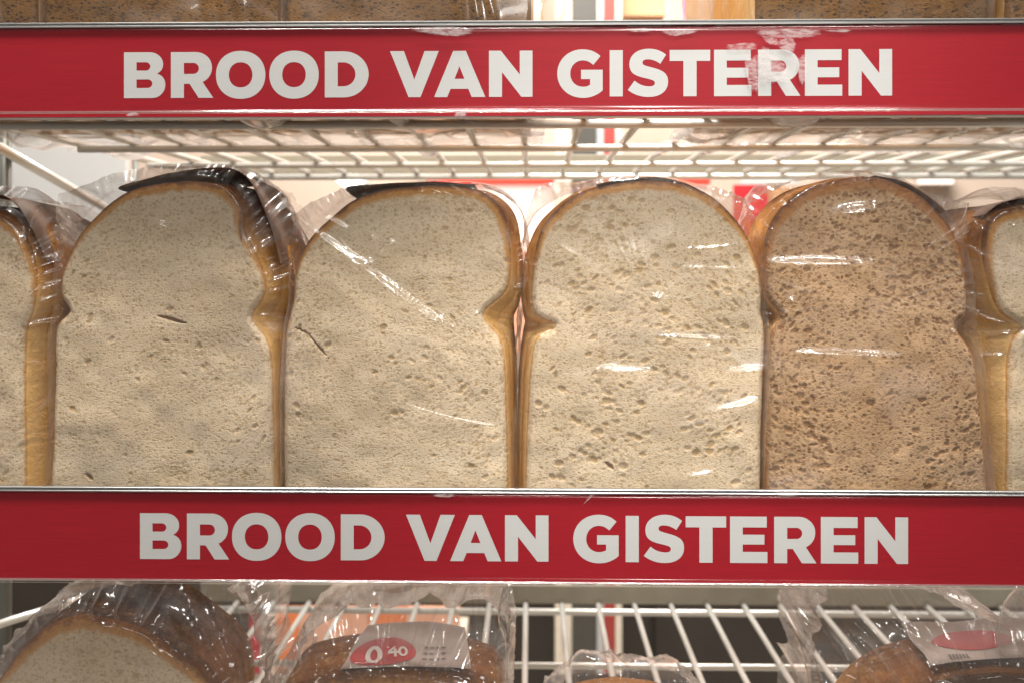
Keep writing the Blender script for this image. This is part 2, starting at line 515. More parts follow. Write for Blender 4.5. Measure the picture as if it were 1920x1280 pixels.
# fluorescent lamp reflection source far behind
lt = thing('tube_lamp', 'bright slanted tube lamp seen above the second loaf', 'lamp', tuple(at(650, 332, 1.75)))
a0 = at(628, 312, 1.72); a1 = at(672, 350, 1.72)
v, f = rod_geo(a0, a1, 0.024, 12); mesh_obj('tube', v, f, M['lamp'], lt)
for q0, q1 in ((a0, a0 + (a0 - a1) * 0.15), (a1, a1 + (a1 - a0) * 0.15)):
    v, f = rod_geo(q0, q1, 0.026, 12); mesh_obj('end_cap', v, f, M['grey_panel'], lt)
for x0, x1, lab in ((1728, 1760, 'pale square wall light above the brown loaf, left one'), (1768, 1788, 'small white wall light right of the brown loaf')):
    wl = thing('wall_light', lab, 'lamp', tuple(at((x0 + x1) / 2, 335, 2.5)), 'wall lights')
    panel('diffuser', x0, x1, 322, 345, 2.5, M['lit_white'], 0.03, wl)
    panel('housing', x0 - 1, x1 + 1, 320, 347, 2.531, M['grey_panel'], 0.05, wl)
oc = thing('orange_crate', 'orange and red crate on the floor beyond the lower left wires', 'crate', tuple(at(640, 1240, 1.15)))
for x0, x1, m_ in ((468, 488, 'label_red'), (489, 517, 'cream'), (518, 560, 'orange'), (561, 690, 'peach'), (691, 760, 'orange'), (761, 860, 'peach')):
    panel('crate_side', x0, x1, 1148, 1262, 1.15, M[m_], 0.03, oc)
panel('crate_base', 468, 860, 1263, 1292, 1.16, M['cream'], 0.25, oc)

# ------------------------------------------------------------------ the rack
WZ = {'upper': ZC + 317 * PX, 'middle': ZC - 546 * PX, 'lower': ZC - 1423 * PX}
XL, XR = -0.335, 0.80
RW, RB = 0.0026, 0.0027
wire_mesh = None
def wire_shelf(which, label):
    global wire_mesh
    z = WZ[which] + RW + RB          # WZ is the plane of the cross bars, the wires lie on them
    t = thing('wire_shelf', label, 'shelf', (0.05, 0.25, z), 'wire shelves of the rack')
    if wire_mesh is None:
        v, f = rod_geo((0, -0.244, 0), (0, 0.236, 0), RW, 8)
        wire_mesh = bpy.data.meshes.new('wire'); wire_mesh.from_pydata(v, [], f)
        wire_mesh.polygons.foreach_set('use_smooth', np.ones(len(f), bool))
        wire_mesh.materials.append(M['wire'])
    x0 = at(978, 480, 0)[0]
    for k in range(-12, 24):
        x = x0 + 146 * PX * k
        if XL + 0.003 < x < XR - 0.003:
            o = bpy.data.objects.new('wire', wire_mesh); link(o, t); o.location = (x - 0.05, 0, 0)
    for y in (0.12, 0.24, 0.36, 0.478):
        v, f = rod_geo((XL, y, z - RW - RB), (XR, y, z - RW - RB), RB if y < 0.4 else RB * 1.2, 12)
        mesh_obj('cross_bar', v, f, M['wire'], t, True)
    v, f = rod_geo((XL, 0.012, z - RW - RB), (XR, 0.012, z - RW - RB), RB, 12); mesh_obj('front_bar', v, f, M['wire'], t, True)
    v, f = box_geo(XL, XR, 0.4875, 0.4895, z - 0.001, z + 0.018, 0.0006); mesh_obj('rear_strip', v, f, M['strip'], t)
    v, f = rod_geo((XL - 0.0035, 0.0, z), (XL - 0.0035, 0.50, z), 0.003, 12); mesh_obj('side_bar', v, f, M['wire'], t, True)
    v, f = rod_geo((XR + 0.0035, 0.0, z), (XR + 0.0035, 0.50, z), 0.003, 12); mesh_obj('side_bar', v, f, M['wire'], t, True)
wire_shelf('upper', 'wire shelf seen from below under the topmost brown loaves')
wire_shelf('middle', 'wire shelf carrying the middle row of white and brown loaves')
wire_shelf('lower', 'lowest wire shelf whose wires fan out at the bottom right')

M['upright'] = mat_plain('upright_steel', (0.16, 0.16, 0.14), 0.45, metal=0.3)
fr = thing('rack_frame', 'steel side frame with slanted braces at the left end of the rack', 'frame', (-0.40, 0.25, 0.0))
for y in (0.262, 0.49):
    v, f = rod_geo((-0.403, y, 0), (-0.403, y, ZC + 0.45), 0.0045 if y < 0.3 else 0.003, 12); mesh_obj('upright', v, f, M['upright'], fr, True)
for za, zb, zr in ((340, 190, 0.004), (-1085, -1245, 0.003)):
    v, f = rod_geo((-0.397, 0.225, ZC + za * PX), (-0.397, 0.47, ZC + (zb - 60) * PX), zr, 12)
    mesh_obj('brace', v, f, M['wire'], fr, True)

# ------------------------------------------------------------------ lettering
def bez(p0, p1, p2, p3, n=12):
    t = np.linspace(0, 1, n + 1)[1:, None]
    p0, p1, p2, p3 = map(np.array, (p0, p1, p2, p3))
    return [tuple(q) for q in (1 - t) ** 3 * p0 + 3 * (1 - t) ** 2 * t * p1 + 3 * (1 - t) * t ** 2 * p2 + t ** 3 * p3]

K = 0.5523
def ell(cx, cy, rx, ry, n=48, e=2.15):
    o = []
    for i in range(n):
        a = 2 * math.pi * i / n
        c, s = math.cos(a), math.sin(a)
        o.append((cx + rx * math.copysign(abs(c) ** (2 / e), c), cy + ry * math.copysign(abs(s) ** (2 / e), s)))
    return o

H = 86.5
def qarc(p0, corner, p1, n=10, k=K):
    """quarter-ellipse-like curve from p0 to p1 bulging to corner"""
    p0, c, p1 = map(np.array, (p0, corner, p1))
    return bez(p0, p0 + (c - p0) * k, p1 + (c - p1) * k, p1, n)

def G_scaled(pts, ox, oy, s):
    return [((x - ox) / s, (y - oy) / s) for x, y in pts]

GL = {}
# y runs down from the cap line
b = [(0, 0), (48, 0)] + qarc((48, 0), (73.4, 0), (73.4, 22.5)) + bez((73.4, 22.5), (73.4, 31), (69, 37.2), (62, 40.5), 8) \
    + bez((62, 40.5), (72, 43.5), (77.5, 51), (77.5, 61.5), 8) + qarc((77.5, 61.5), (77.5, H), (53, H)) + [(0, H)]
GL['B'] = [b,
    [(23.5, 19), (41, 19)] + qarc((41, 19), (49.4, 19), (49.4, 26.8), 6) + qarc((49.4, 26.8), (49.4, 34.7), (41, 34.7), 6) + [(23.5, 34.7)],
    [(23.5, 51.4), (44, 51.4)] + qarc((44, 51.4), (53.2, 51.4), (53.2, 59.4), 6) + qarc((53.2, 59.4), (53.2, 67.5), (44, 67.5), 6) + [(23.5, 67.5)]]
r = [(0, 0), (46, 0)] + qarc((46, 0), (77, 0), (77, 28.5)) + bez((77, 28.5), (77, 42), (70.5, 51.5), (59.4, 56.6), 8) + \
    [(79.4, H), (52, H), (35, 60), (24.4, 60), (24.4, H), (0, H)]
GL['R'] = [r, [(24.4, 20.6), (42, 20.6)] + qarc((42, 20.6), (52.5, 20.6), (52.5, 31), 6) + qarc((52.5, 31), (52.5, 41.4), (42, 41.4), 6) + [(24.4, 41.4)]]
GL['O'] = [ell(46.3, 43.4, 46.3, 45.2), ell(46.2, 43.4, 22, 23.6)]
GL['D'] = [[(0, 0), (36, 0)] + qarc((36, 0), (82.2, 0), (82.2, 43.2), 14) + qarc((82.2, 43.2), (82.2, H), (36, H), 14) + [(0, H)],
           [(24.2, 20.8), (35, 20.8)] + qarc((35, 20.8), (57.5, 20.8), (57.5, 43.2)) + qarc((57.5, 43.2), (57.5, 65.7), (35, 65.7)) + [(24.2, 65.7)]]
GL['V'] = [[(0, 0), (26, 0), (45.6, 53.6), (64.7, 0), (91.4, 0), (57.1, H), (34.7, H)]]
GL['A'] = [G_scaled([(622, 680), (860, 104), (1017, 104), (1260, 680), (1090, 680), (1048, 578), (828, 578), (785, 680)], 622, 104, 6.65),
           G_scaled([(937, 297), (1000, 453), (877, 453)], 622, 104, 6.65)]
GL['N'] = [G_scaled([(1303, 104), (1450, 104), (1685, 400), (1685, 104), (1843, 104), (1843, 677), (1705, 677), (1465, 370), (1465, 677), (1303, 677)], 1303, 104, 6.62)]
g = [(762, 208)] + bez((762, 208), (695, 140), (605, 105), (495, 105)) + bez((495, 105), (275, 105), (118, 265), (118, 466)) \
    + bez((118, 466), (118, 672), (280, 828), (505, 828)) + bez((505, 828), (620, 828), (720, 785), (795, 718), 8) \
    + [(795, 410), (473, 410), (473, 548), (608, 548), (608, 632)] + bez((608, 632), (575, 653), (545, 662), (505, 662), 6) \
    + bez((505, 662), (395, 662), (312, 582), (312, 466)) + bez((312, 466), (312, 352), (395, 270), (500, 270)) + bez((500, 270), (565, 270), (608, 296), (655, 338), 6)
GL['G'] = [G_scaled(g, 118, 120, 7.95)]
GL['I'] = [[(0, 0), (24.6, 0), (24.6, H), (0, H)]]
s = [(1747, 190)] + bez((1747, 190), (1680, 135), (1595, 100), (1490, 100)) + bez((1490, 100), (1318, 100), (1200, 195), (1200, 328)) \
    + bez((1200, 328), (1200, 475), (1300, 505), (1450, 540)) + bez((1450, 540), (1560, 566), (1580, 575), (1580, 610), 6) + bez((1580, 610), (1580, 645), (1550, 660), (1500, 660), 6) \
    + bez((1500, 660), (1410, 660), (1345, 630), (1277, 575), 6) + [(1177, 712)] + bez((1177, 712), (1265, 782), (1375, 817), (1490, 817)) \
    + bez((1490, 817), (1665, 817), (1777, 730), (1777, 590)) + bez((1777, 590), (1777, 460), (1690, 420), (1540, 380)) \
    + bez((1540, 380), (1425, 350), (1396, 345), (1396, 305), 6) + bez((1396, 305), (1396, 275), (1425, 258), (1478, 258), 6) + bez((1478, 258), (1540, 258), (1605, 285), (1662, 325), 6)
GL['S'] = [G_scaled(s, 1177, 120, 7.95)]
GL['T'] = [G_scaled([(125, 113), (730, 113), (730, 278), (527, 278), (527, 803), (330, 803), (330, 278), (125, 278)], 125, 113, 7.97)]
GL['E'] = [G_scaled([(790, 105), (1340, 105), (1340, 267), (980, 267), (980, 375), (1305, 375), (1305, 522), (980, 522), (980, 632), (1350, 632), (1350, 798), (790, 798)], 790, 105, 8)]

def glyph_mesh(ch):
    cu = bpy.data.curves.new('letter', 'CURVE')
    cu.dimensions = '2D'; cu.fill_mode = 'BOTH'; cu.extrude = 0.00001
    for loop in GL[ch]:
        sp = cu.splines.new('POLY'); sp.points.add(len(loop) - 1); sp.use_cyclic_u = True
        for pnt, (x, y) in zip(sp.points, loop):
            pnt.co = (x * PX, -y * PX, 0, 1)
    o = bpy.data.objects.new('tmp', cu)
    sc.collection.objects.link(o)
    bpy.context.view_layer.update()
    me = bpy.data.meshes.new_from_object(o)
    bpy.data.objects.remove(o); bpy.data.curves.remove(cu)
    me.name = 'letter'
    # stand it up: local (x, y) -> (x, z)
    n = len(me.vertices); c = np.zeros(n * 3); me.vertices.foreach_get('co', c); c = c.reshape(-1, 3)
    c = np.stack([c[:, 0], -c[:, 2], c[:, 1]], -1); me.vertices.foreach_set('co', c.ravel()); me.update()
    return me
GM = {ch: glyph_mesh(ch) for ch in GL}
TXT = [('B', 262.5), ('R', 350.5), ('O', 435), ('O', 535), ('D', 639), ('V', 761.3), ('A', 844), ('N', 946.8), ('G', 1074.8), ('I', 1173.1), ('S', 1207.1), ('T', 1285.6), ('E', 1368.8), ('R', 1451.5), ('E', 1539.1), ('N', 1621)]

def sign(label, ytop, cap, dx, worn, ys):
    """ytop: photo row of the rail's top at the picture's centre; cap: row of the letters' top"""
    zt = ZC + (HZ - ytop) * PX
    X0, X1 = -0.36, 0.80
    t = thing('shelf_sign', label, 'sign', (0.05, 0.0, zt - 181 * PX), 'red shelf-edge signs')
    zz = lambda d: zt - d * PX
    # aluminium rail with a grooved top lip
    v, f = box_geo(X0, X1, 0.0008, 0.0045, zz(180), zz(3), 0.0004); mesh_obj('rail', v, f, M['alu'], t)
    for a_, b_, yf in ((0, 2.7, -0.0016), (3.0, 5.6, -0.0011), (5.9, 9.2, -0.0016)):
        v, f = box_geo(X0, X1, yf, 0.0005, zz(b_), zz(a_), 0.00018); mesh_obj('lip_ridge', v, f, M['alu'], t)
    v, f = box_geo(X0, X1, 0.0, 0.0006, zz(177.5), zz(9.6)); mesh_obj('paper_strip', v, f, M['red'], t)
    # white edge of the cut paper, showing here and there
    rs = np.random.RandomState(ys)
    for k in range(16):
        x = rs.uniform(-0.22, 0.3); w_ = rs.uniform(0.003, 0.018); h_ = rs.uniform(0.4, 1.3)
        v, f = box_geo(x, x + w_, -0.00025, -0.00005, zz(9.8 + h_), zz(9.8)); mesh_obj('paper_edge', v, f, M['white_print'], t)
    mw = None
    for i, (ch, lx) in enumerate(TXT):
        me = GM[ch]
        if worn and i in (12, 13, 14, 1):
            me = me.copy(); me.materials.clear(); me.materials.append(M['white_print_worn'])
        elif len(me.materials) == 0:
            me.materials.append(M['white_print'])
        o = bpy.data.objects.new('letter', me); link(o, t)
        q = at(lx + dx, HZ, 0)
        q2 = at(lx + dx + 50, HZ, 0)
        sx = (q2[0] - q[0]) / (50 * PX)
        o.scale = (sx, 1, 1)
        o.location = (q[0] - 0.05, -0.00004, ZC + (HZ - cap) * PX - (zt - 181 * PX))
    # clear cover with a rounded bead along the bottom
    prof = [(-0.0004, zz(10)), (-0.0012, zz(11)), (-0.0019, zz(16)), (-0.0020, zz(24)), (-0.0020, zz(90)), (-0.0020, zz(155)), (-0.0021, zz(163)), (-0.0026, zz(167)),
            (-0.0032, zz(169.0)), (-0.0035, zz(171)), (-0.0035, zz(173)), (-0.0034, zz(175)), (-0.0033, zz(177)), (-0.0028, zz(179)), (-0.0016, zz(180.5)), (-0.0002, zz(181))]
    n = len(prof); NX = 60
    V = np.array([[(X0 + (X1 - X0) * i / NX, y, z) for y, z in prof] for i in range(NX + 1)]).reshape(-1, 3)
    wob = VN(ys + 5)
    V[:, 1] += 0.00025 * (wob(V[:, 0] * 40, V[:, 2] * 30) - 0.5)
    mesh_obj('clear_cover', V, grid_faces(NX + 1, n), M['cover'], t, True)
    # rounded bead along the cover's lower edge
    v, f = rod_geo((X0, -0.0040, zz(171.0)), (X1, -0.0040, zz(171.0)), 0.00055, 14, 40); mesh_obj('cover_bead', v, f, M['bead'], t, True)
    return t, zt

def residue(t, pts, seed, y=-0.00235):
    """a thin torn smear of old tape on the cover; pts in photo pixels"""
    P = np.array(pts, float); c = P.mean(0)
    n = 48; m = 6
    u = np.linspace(0, len(P), n, endpoint=False)
    loop = spline(np.vstack([P, P[:1]]), np.clip(u, 0, len(P) - 1e-6))
    rs = np.random.RandomState(seed)
    loop = c + (loop - c) * (1 + rs.uniform(-0.12, 0.12, (n, 1)))
    V = []; A = []
    for k in range(m + 1):
        for q in loop:
            p_ = c + (q - c) * (k / m)
            V.append(at(p_[0], p_[1], y)); A.append(1.0 if k < m - 1 else (0.75 if k < m else 0.0))
    F = []
    for k in range(m):
        for i in range(n):
            j = (i + 1) % n
            F.append((k * n + i, k * n + j, (k + 1) * n + j, (k + 1) * n + i))
    mesh_obj('tape_residue', np.array(V), np.array(F), M['residue'], t, attrs={'alpha': A})

t1, _ = sign('upper red shelf sign with white lettering, scuffed by tape near its right end', 40.5, 95.5, -30, True, 3)
t2, _ = sign('lower red shelf sign with clean white lettering, below the middle row', 914.5, 965.0, 0, False, 9)
for i, pts in enumerate([
    [(762, 52), (830, 50), (888, 54), (880, 64), (845, 69), (790, 62)],
    [(1172, 54), (1222, 53), (1215, 60), (1185, 60)],
    [(1236, 58), (1300, 55), (1304, 62), (1260, 68)],
    [(1418, 56), (1500, 54), (1542, 58), (1520, 70), (1470, 72), (1425, 66)],
    [(1545, 57), (1592, 56), (1588, 61), (1555, 60)],
    [(1462, 74), (1480, 68), (1492, 82), (1488, 100), (1468, 96), (1458, 86)],
    [(1425, 66), (1455, 72), (1462, 86), (1440, 82)],
    [(1419, 100), (1434, 88), (1455, 100), (1475, 125), (1478, 150), (1450, 158), (1424, 150), (1416, 128)],
    [(1360, 84), (1410, 80), (1420, 92), (1370, 95)],
    [(1395, 112), (1420, 110), (1422, 172), (1404, 160)],
    [(1496, 108), (1512, 105), (1510, 155), (1498, 150)],
    [(240, 212), (256, 210), (260, 217), (236, 218)],
    [(854, 211), (872, 208), (874, 218), (852, 219)]]):
    residue(t1, pts, 40 + i, -0.0046 if pts[0][1] > 200 else -0.00235)
for i, pts in enumerate([[(812, 926), (850, 924), (846, 931), (815, 930)], [(1450, 922), (1500, 920), (1492, 928), (1462, 929)], [(1108, 925), (1116, 924), (1100, 940), (1094, 944)]]):
    residue(t2, pts, 80 + i)

# ------------------------------------------------------------------ loaves
def interp_side(face, body, n):
    u = arc_params(face, n)
    return spline(face, u), spline(body, u)

def offset_px(side, d, left):
    """push a side outward by d photo pixels (sideways and, near the top, upward)"""
    P = np.array(side, float)
    T = np.gradient(P, axis=0)
    N = np.stack([T[:, 1], -T[:, 0]], -1)
    N /= np.linalg.norm(N, axis=1)[:, None] + 1e-9
    if not left: N = -N
    return [tuple(q) for q in P + N * d]

CRUST_LEN = {}
def loaf(label, group, fl, fr_, Y0, length, kind, seed, bl=None, br=None, bagl=None, bagr=None,
         labels=(), R=380, C=260, npore=420, slits=(), ridges=(), topw=0.0042, sidew=0.0009, side_amp=0.032, fine=4200, crustm='crust', bag_len=None, pore=(0.0006, 0.0022), bagdepth=0.9, filmm='film', bagR=370, bagC=240):
    rs = np.random.RandomState(seed); vn = VN(seed + 7)
    bl = bl or offset_px(fl, 5, True); br = br or offset_px(fr_, 5, False)
    bl[-1] = br[-1] = ((bl[-1][0] + br[-1][0]) / 2, (bl[-1][1] + br[-1][1]) / 2)
    L, LB = interp_side(fl, bl, R); Rr, RB_ = interp_side(fr_, br, R)
    toW = lambda P: np.array([at(p[0], p[1], Y0) for p in P])[:, [0, 2]]
    L, LB, Rr, RB_ = map(toW, (L, LB, Rr, RB_))
    base = np.array([(L[0, 0] + Rr[0, 0]) / 2, Y0 + length / 2, min(L[0, 1], Rr[0, 1])])
    t = thing('bagged_loaf', label, 'bread', tuple(base), group)
    # ---- crumb face
    uu = np.linspace(0, 1, C)
    uu = 0.5 - 0.5 * np.cos(uu * math.pi) * (0.35) + (uu - 0.5) * 0.65      # denser near the edges
    uu = (uu - uu[0]) / (uu[-1] - uu[0])
    P = L[:, None, :] * (1 - uu)[None, :, None] + Rr[:, None, :] * uu[None, :, None]
    X, Z = P[..., 0].ravel(), P[..., 1].ravel()
    outline = np.vstack([L, Rr[::-1]])
    step = max(1, len(outline) // 120)
    e, _ = poly_dist(np.stack([X, Z], -1), outline[::step])
    ztop = max(L[:, 1].max(), Rr[:, 1].max()); zbot = L[0, 1]; hh = ztop - zbot
    pr = np.zeros_like(X); sl = np.zeros_like(X); yd = np.zeros_like(X)
    xc = X.mean(); wd = X.max() - X.min()
    rowz0 = P[..., 1].min(1); rowz1 = P[..., 1].max(1)
    zc_ = zbot + hh * 0.42
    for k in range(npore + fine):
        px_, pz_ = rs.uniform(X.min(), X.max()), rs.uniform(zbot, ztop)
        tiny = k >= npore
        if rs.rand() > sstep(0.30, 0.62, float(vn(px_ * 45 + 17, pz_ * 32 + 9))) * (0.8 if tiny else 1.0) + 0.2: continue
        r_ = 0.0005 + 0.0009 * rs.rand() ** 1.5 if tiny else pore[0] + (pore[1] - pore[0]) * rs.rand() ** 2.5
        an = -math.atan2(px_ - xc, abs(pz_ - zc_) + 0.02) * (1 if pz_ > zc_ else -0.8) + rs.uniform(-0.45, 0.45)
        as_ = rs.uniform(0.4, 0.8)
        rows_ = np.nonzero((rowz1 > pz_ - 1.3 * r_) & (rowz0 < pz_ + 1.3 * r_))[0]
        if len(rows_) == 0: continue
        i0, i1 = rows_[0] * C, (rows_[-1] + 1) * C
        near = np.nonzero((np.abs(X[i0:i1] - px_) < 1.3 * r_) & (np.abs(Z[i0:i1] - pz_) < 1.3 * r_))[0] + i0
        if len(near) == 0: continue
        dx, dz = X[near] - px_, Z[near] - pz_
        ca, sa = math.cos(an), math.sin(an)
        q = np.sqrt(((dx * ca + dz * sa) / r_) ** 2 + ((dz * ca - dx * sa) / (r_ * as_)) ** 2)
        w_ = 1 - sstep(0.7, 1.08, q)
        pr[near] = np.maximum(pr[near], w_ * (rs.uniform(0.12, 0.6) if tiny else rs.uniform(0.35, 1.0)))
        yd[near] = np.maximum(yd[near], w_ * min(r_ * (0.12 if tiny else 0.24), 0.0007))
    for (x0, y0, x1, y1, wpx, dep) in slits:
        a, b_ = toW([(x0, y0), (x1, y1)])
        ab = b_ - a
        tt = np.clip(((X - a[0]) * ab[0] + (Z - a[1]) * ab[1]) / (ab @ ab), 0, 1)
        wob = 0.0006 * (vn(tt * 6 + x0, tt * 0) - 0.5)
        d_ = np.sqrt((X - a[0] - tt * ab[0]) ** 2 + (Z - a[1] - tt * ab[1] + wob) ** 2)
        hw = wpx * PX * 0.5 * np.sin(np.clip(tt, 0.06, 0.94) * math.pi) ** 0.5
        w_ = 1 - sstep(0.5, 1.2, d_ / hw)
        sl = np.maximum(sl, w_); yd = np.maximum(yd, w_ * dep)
    edge_r = 0.0035
    yd += np.where(e < edge_r, (1 - e / edge_r) ** 2 * 0.003, 0)
    yd += 0.0030 * (vn(X * 28 + 3, Z * 28) - 0.5) + 0.0010 * (vn(X * 110, Z * 110) - 0.5)
    hgt = (Z - zbot) / hh
    topness = sstep(0.62, 0.95, hgt)
    cw = sidew + (topw - sidew) * topness
    crust = np.clip(1.05 - e / (cw * 1.6), 0, 1) * (0.5 + 0.5 * topness)
    yface = Y0 + yd
    V = np.stack([X, yface, Z], -1)
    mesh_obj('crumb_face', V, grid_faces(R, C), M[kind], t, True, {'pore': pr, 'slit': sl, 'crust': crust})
    # ---- crust: ring from the face edge back along the loaf
    GY = yface.reshape(R, C)
    ringF = np.vstack([L, Rr[::-1][1:]]); ringB = np.vstack([LB, RB_[::-1][1:]])
    yF = np.concatenate([GY[:, 0], GY[::-1, -1][1:]])
    nb = 24
    bot = np.linspace(0, 1, nb + 2)[1:-1, None]
    ringF = np.vstack([ringF, ringF[-1] * (1 - bot) + ringF[0] * bot]); ringB = np.vstack([ringB, ringB[-1] * (1 - bot) + ringB[0] * bot])
    yF = np.concatenate([yF, np.interp(bot[:, 0], [0, 1], [yF[-1], yF[0]])])
    n = len(ringF)
    deps = [0, 0.0006, 0.0015, 0.003, 0.005]
    cuts = [0.0095 * (q_ + 1) for q_ in range(8) if 0.0095 * (q_ + 1) < length - 0.004]      # the slices
    for c_ in cuts: deps += [c_ - 0.0007, c_ - 0.0002, c_, c_ + 0.0002, c_ + 0.0007, c_ + 0.0045]
    deps = np.array([d_ for d_ in deps if d_ < length - 0.002] + [length - 0.001, length])
    rows = []
    tops = []
    arc = np.arange(n) * 0.02
    for d in deps:
        k = sstep(0, 0.022, d) if d > 0 else 0
        k = 0.5 * k + 0.5 * min(1, (d / 0.016)) ** 0.6
        q = ringF * (1 - k) + ringB * k
        cen = q.mean(0)
        sc_ = 1 + 0.005 * (vn(arc * 1.3 + 5, d * 60 + 0 * arc) - 0.5) * min(1, d / 0.01)
        q = cen + (q - cen) * sc_[:, None]
        if any(abs(d - c_) < 0.0003 for c_ in cuts): q = cen + (q - cen) * 0.994
        if d > length - 0.0005: q = cen + (q - cen) * 0.97
        y = np.where(d == 0, yF, np.maximum(yF, Y0) + d)
        rows.append(np.stack([q[:, 0], y + 0 * q[:, 0], q[:, 1]], -1))
        hg = (q[:, 1] - zbot) / hh
        tops.append(sstep(0.62, 1.0, hg) * 0.95 + 0.25 * sstep(0.002, 0.03, d) * (1 - sstep(0.5, 0.6, hg)) + 0.02)
    V = np.concatenate(rows)
    K_ = len(deps)
    i = np.arange(K_ - 1)[:, None] * n + np.arange(n)[None, :]
    j = np.arange(K_ - 1)[:, None] * n + (np.arange(n)[None, :] + 1) % n
    F = np.stack([i, j, j + n, i + n], -1).reshape(-1, 4)
    tp = np.concatenate(tops)
    cv = rows[-1].mean(0); cv[1] += 0.004
    V = np.vstack([V, cv]); tp = np.append(tp, 0.3)
    back = [( (K_ - 1) * n + a, (K_ - 1) * n + (a + 1) % n, len(V) - 1, len(V) - 1) for a in range(n)]
    faces = [tuple(q) for q in F] + [q[:3] for q in back]
    mesh_obj('crust', V, faces, M[crustm], t, True, {'top': tp})
    # ---- bag
    if bagl is not None:
        bR, bC = bagR, bagC
        BL = spline(bagl, arc_params(bagl, bR)); BR = spline(bagr, arc_params(bagr, bR))
        BL, BR = toW(BL), toW(BR)
        u2 = np.linspace(0, 1, bC)
        Pb = BL[:, None, :] * (1 - u2)[None, :, None] + BR[:, None, :] * u2[None, :, None]
        bx, bz = Pb[..., 0].ravel(), Pb[..., 1].ravel()
        dd, ins = poly_dist(np.stack([bx, bz], -1), outline[::step])
        s_ = np.where(ins, 0, dd)
        # front film: close to the face, falling back outside it
        und = vn(bx * 30 + 9 + 0.5 * vn(bx * 60, bz * 60), bz * 34 + 3)
        y = Y0 - 0.0026 - 0.0045 * und ** 2 - 0.0008 * vn(bx * 90, bz * 90)
        y = y + bagdepth * s_ + 0.003 * sstep(0, 0.004, s_)
        ang = np.arctan2(bx - xc, bz - (zbot + hh * 0.62)); rad = np.hypot(bx - xc, bz - (zbot + hh * 0.62))
        fold = vn.ridge(ang * 9 + 3 * vn(bx * 30, bz * 30), rad * 18) ** 3
        fold2 = vn.ridge(ang * 22 + 11, rad * 30 + 4) ** 2
        out_w = sstep(0.0, 0.006, s_)
        y -= (0.0060 * fold + 0.0022 * fold2) * (0.07 + 0.93 * out_w) * sstep(0.35, 0.75, (bz - zbot) / hh)
        hw_ = vn.ridge(bx * 14 + 2 * vn(bx * 20, bz * 20), bz * 45 + 4 * vn(bx * 12 + 5, bz * 12))
        y -= 0.0007 * sstep(0.80, 1.0, hw_) * (1 - out_w) * sstep(0.58, 0.72, vn(bx * 22 + 40, bz * 22))
        hw3 = vn.ridge(bx * 40 + bz * 60, bz * 30 - bx * 30)
        y -= 0.0002 * sstep(0.80, 1.0, hw3) * sstep(0.45, 0.6, vn(bx * 30 + 70, bz * 30))
        for (x0, y0, x1, y1, wpx, hmm) in ridges:
            a, b_ = toW([(x0, y0), (x1, y1)])
            ab = b_ - a
            tt = ((bx - a[0]) * ab[0] + (bz - a[1]) * ab[1]) / (ab @ ab)
            tc = np.clip(tt, 0, 1)
            d_ = np.hypot(bx - a[0] - tc * ab[0], bz - a[1] - tc * ab[1])
            y -= hmm * 0.001 * 1.5 * np.exp(-(d_ / (max(wpx * 1.6, 7) * PX)) ** 2) * np.sin(np.clip(tc, 0.02, 1) * math.pi) ** 0.5
        # keep clear of the sign and of the face
        y = np.maximum(y, 0.0062)
        rows = [np.stack([bx, y, bz], -1).reshape(bR, bC, 3)]
        mesh_obj('plastic_bag', rows[0].reshape(-1, 3), grid_faces(bR, bC), M[filmm], t, True)
        bag = t.children[-1]
        G = rows[0]
        ring = np.vstack([G[:, 0], G[::-1, -1][1:]])
        m_ = len(ring)
        LBo = np.vstack([LB, RB_[::-1][1:]])
        tgt_i = np.linspace(0, len(LBo) - 1, m_).astype(int)
        tgt = LBo[tgt_i]; cen = LBo.mean(0)
        tgt = cen + (tgt - cen) * 1.05
        rr = [ring]
        bl_ = bag_len or length
        dl = np.concatenate([[0.003, 0.007, 0.012, 0.018, 0.026], np.linspace(0.036, bl_, 8)])
        for d in dl:
            k = sstep(0, 0.04, d) * 0.8
            q = ring[:, [0, 2]] * (1 - k) + tgt * k
            ix = np.linspace(0, 34, m_)
            wv = (vn.ridge(ix + 2 * vn(ix * 0.6, d * 40 + 0 * ix), d * 25 + 0 * ix) - 0.5)
            if side_amp > 0.1: wv = (wv + 0.5) ** 2 - 0.4
            q = q + (q - cen) * (side_amp * wv * min(1, d / 0.01))[:, None]
            rr.append(np.stack([q[:, 0], ring[:, 1] + d, np.maximum(q[:, 1], zbot - 0.0005)], -1))
        mesh_obj('bag_side', np.concatenate(rr), grid_faces(len(rr), m_), M['film_side_milky' if filmm == 'film_milky' else 'film_top'], bag, True)
    # ---- label sheets tucked under the film along the loaf's top
    for pts, y0, y1, mat in labels:
        u = np.linspace(0, len(pts) - 1, 50)
        c = spline(pts, u)
        c = np.array([at(p[0], p[1], Y0 + y0) for p in c])
        rows = []
        for k in range(9):
            f_ = k / 8
            q = c.copy(); q[:, 1] += (y1 - y0) * f_; q[:, 2] -= 0.004 * f_ ** 1.5
            q[:, 2] += 0.0006 * (vn(q[:, 0] * 120, q[:, 1] * 120) - 0.5)
            rows.append(q)
        g_ = np.concatenate(rows)
        up = g_.copy(); up[:, 2] += 0.00025
        nF = grid_faces(9, 50)
        lab = mesh_obj('paper_label', np.vstack([g_, up]), np.vstack([nF, nF[:, ::-1] + len(g_)]), M[mat], t, True)
    return t

BOT = 976
G_mid = 'bagged loaves of the middle row'
